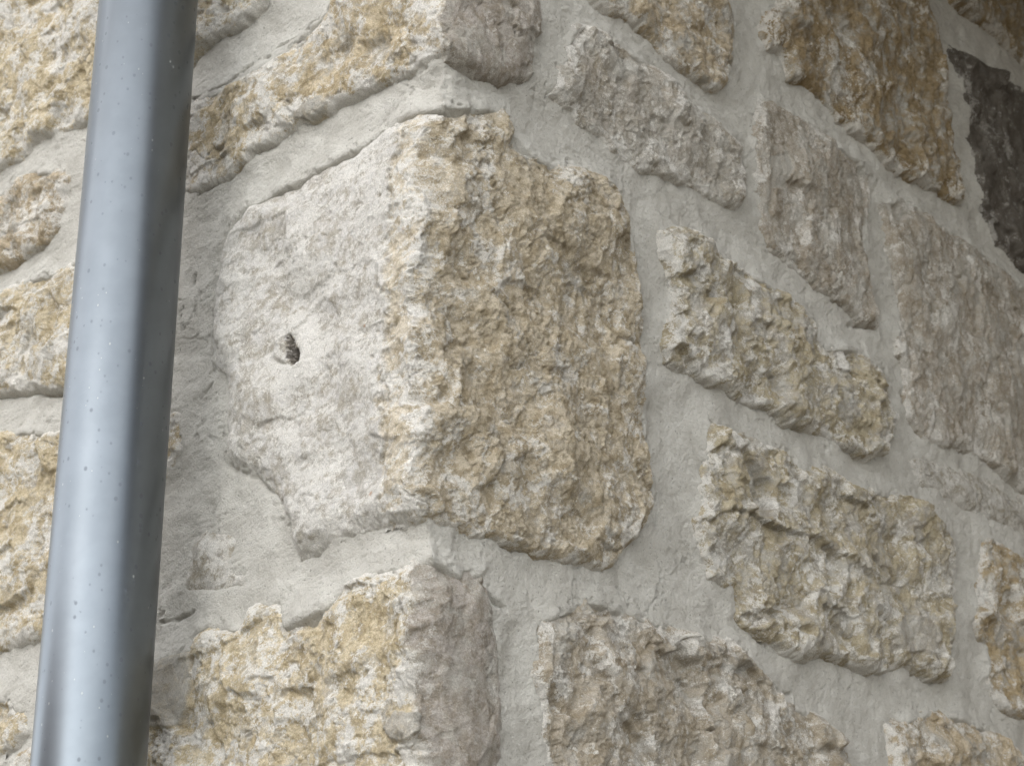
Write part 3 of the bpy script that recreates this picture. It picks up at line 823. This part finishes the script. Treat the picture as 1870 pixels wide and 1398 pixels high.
for x in (RX0 + 0.05, (RX0 + RX1) / 2, RX1 - 0.13):
    box('rafter', x, x + 0.08, RY0 + 0.03, RY1, RZ + 0.0245, RZ + 0.144, WOOD, roof)
pw = bpy.data.objects.new('shade_wall', None); COL.objects.link(pw)  # invented wall out of view, added to darken the far right stones
pw['label'] = 'added boarded wall, out of view, to shade the far end of the right wall'
pw['category'] = 'added shade wall'
pw['kind'] = 'thing'
for i in range(16):
    y = RY0 + 0.05 + (RY1 - RY0 - 0.09) * i / 16
    box('board', 1.62, 1.645, y + 0.002, y + (RY1 - RY0 - 0.09) / 16 - 0.002, 0.01, RZ - 0.004, WOOD, pw)
box('backing', 1.6475, 1.66, RY0 + 0.055, RY1 - 0.055, 0.01, RZ - 0.006, WOOD, pw)
for z in (0.3, 1.5, 2.7):
    box('rail', 1.6625, 1.72, RY0 + 0.06, RY1 - 0.06, z, z + 0.09, WOOD, pw)
box('fascia', RX0 - 0.03, RX1 + 0.03, RY0 - 0.03, RY0 - 0.003, RZ - 0.03, RZ + 0.16, WOOD, roof)
box('covering', RX0 - 0.04, RX1 + 0.04, RY0 - 0.05, RY1, RZ + 0.163, RZ + 0.19, TILE, roof)

# the neighbour's house across the garden, outside the picture; the pipe mirrors it
REND, nt, bs = mat('house_render')
tc = N(nt, 'ShaderNodeTexCoord').outputs['Object']
w1 = noise(nt, tc, 3, 4, 0.6)
c = mix(nt, remap(nt, w1, 0.3, 0.7), (0.20, 0.185, 0.165), (0.26, 0.245, 0.22))
nt.links.new(c, bs.inputs['Base Color']); bs.inputs['Roughness'].default_value = 0.95
GLS, nt, bs = mat('window_glass')
bs.inputs['Base Color'].default_value = (0.03, 0.035, 0.04, 1); bs.inputs['Roughness'].default_value = 0.08
FRM, nt, bs = mat('painted_frame')
bs.inputs['Base Color'].default_value = (0.62, 0.61, 0.58, 1); bs.inputs['Roughness'].default_value = 0.5
house = bpy.data.objects.new('neighbour_house', None); COL.objects.link(house)
house['label'] = 'plain rendered gabled house across the garden from the wall'
house['category'] = 'house'
house.location = (-9.6, 5.9, 0); house.rotation_euler = (0, 0, math.radians(-32))
hw, hd, he, hr = 4.6, 3.6, 4.3, 6.6                    # half length (y), half depth (x), eaves, ridge
vs = [(sx * hd, sy * hw, z) for sy in (-1, 1) for sx in (-1, 1) for z in (0, he)] + [(0, -hw, hr - 0.12), (0, hw, hr - 0.12)]
mesh_obj('wall', vs, [(0, 2, 3, 8, 1), (4, 5, 9, 7, 6), (0, 1, 5, 4), (2, 6, 7, 3)], REND, house, False)
for sx in (-1, 1):
    a0, a1 = (sx * (hd + 0.35), he - 0.28), (0.0, hr)
    v_ = [(a0[0], -hw - .3, a0[1]), (a0[0], hw + .3, a0[1]), (0, hw + .3, a1[1]), (0, -hw - .3, a1[1])]
    v_ += [(x, y, z + 0.12) for x, y, z in v_]
    mesh_obj('roof', v_, [(0, 1, 2, 3), (4, 7, 6, 5), (0, 4, 5, 1), (1, 5, 6, 2), (3, 2, 6, 7), (0, 3, 7, 4)], TILE, house, False)
for y in (-2.9, 0.0, 2.9):
    for z in (1.0, 2.9) if y else (2.9,):
        fr = box('window', hd + 0.003, hd + 0.06, y - 0.55, y + 0.55, z, z + 1.1, FRM, house)
        box('pane', hd + 0.045, hd + 0.064, y - 0.48, y - 0.03, z + 0.07, z + 1.03, GLS, fr)
        box('pane', hd + 0.045, hd + 0.064, y + 0.03, y + 0.48, z + 0.07, z + 1.03, GLS, fr)
box('door', hd + 0.003, hd + 0.05, -0.5, 0.5, 0.02, 2.1, WOOD, house)
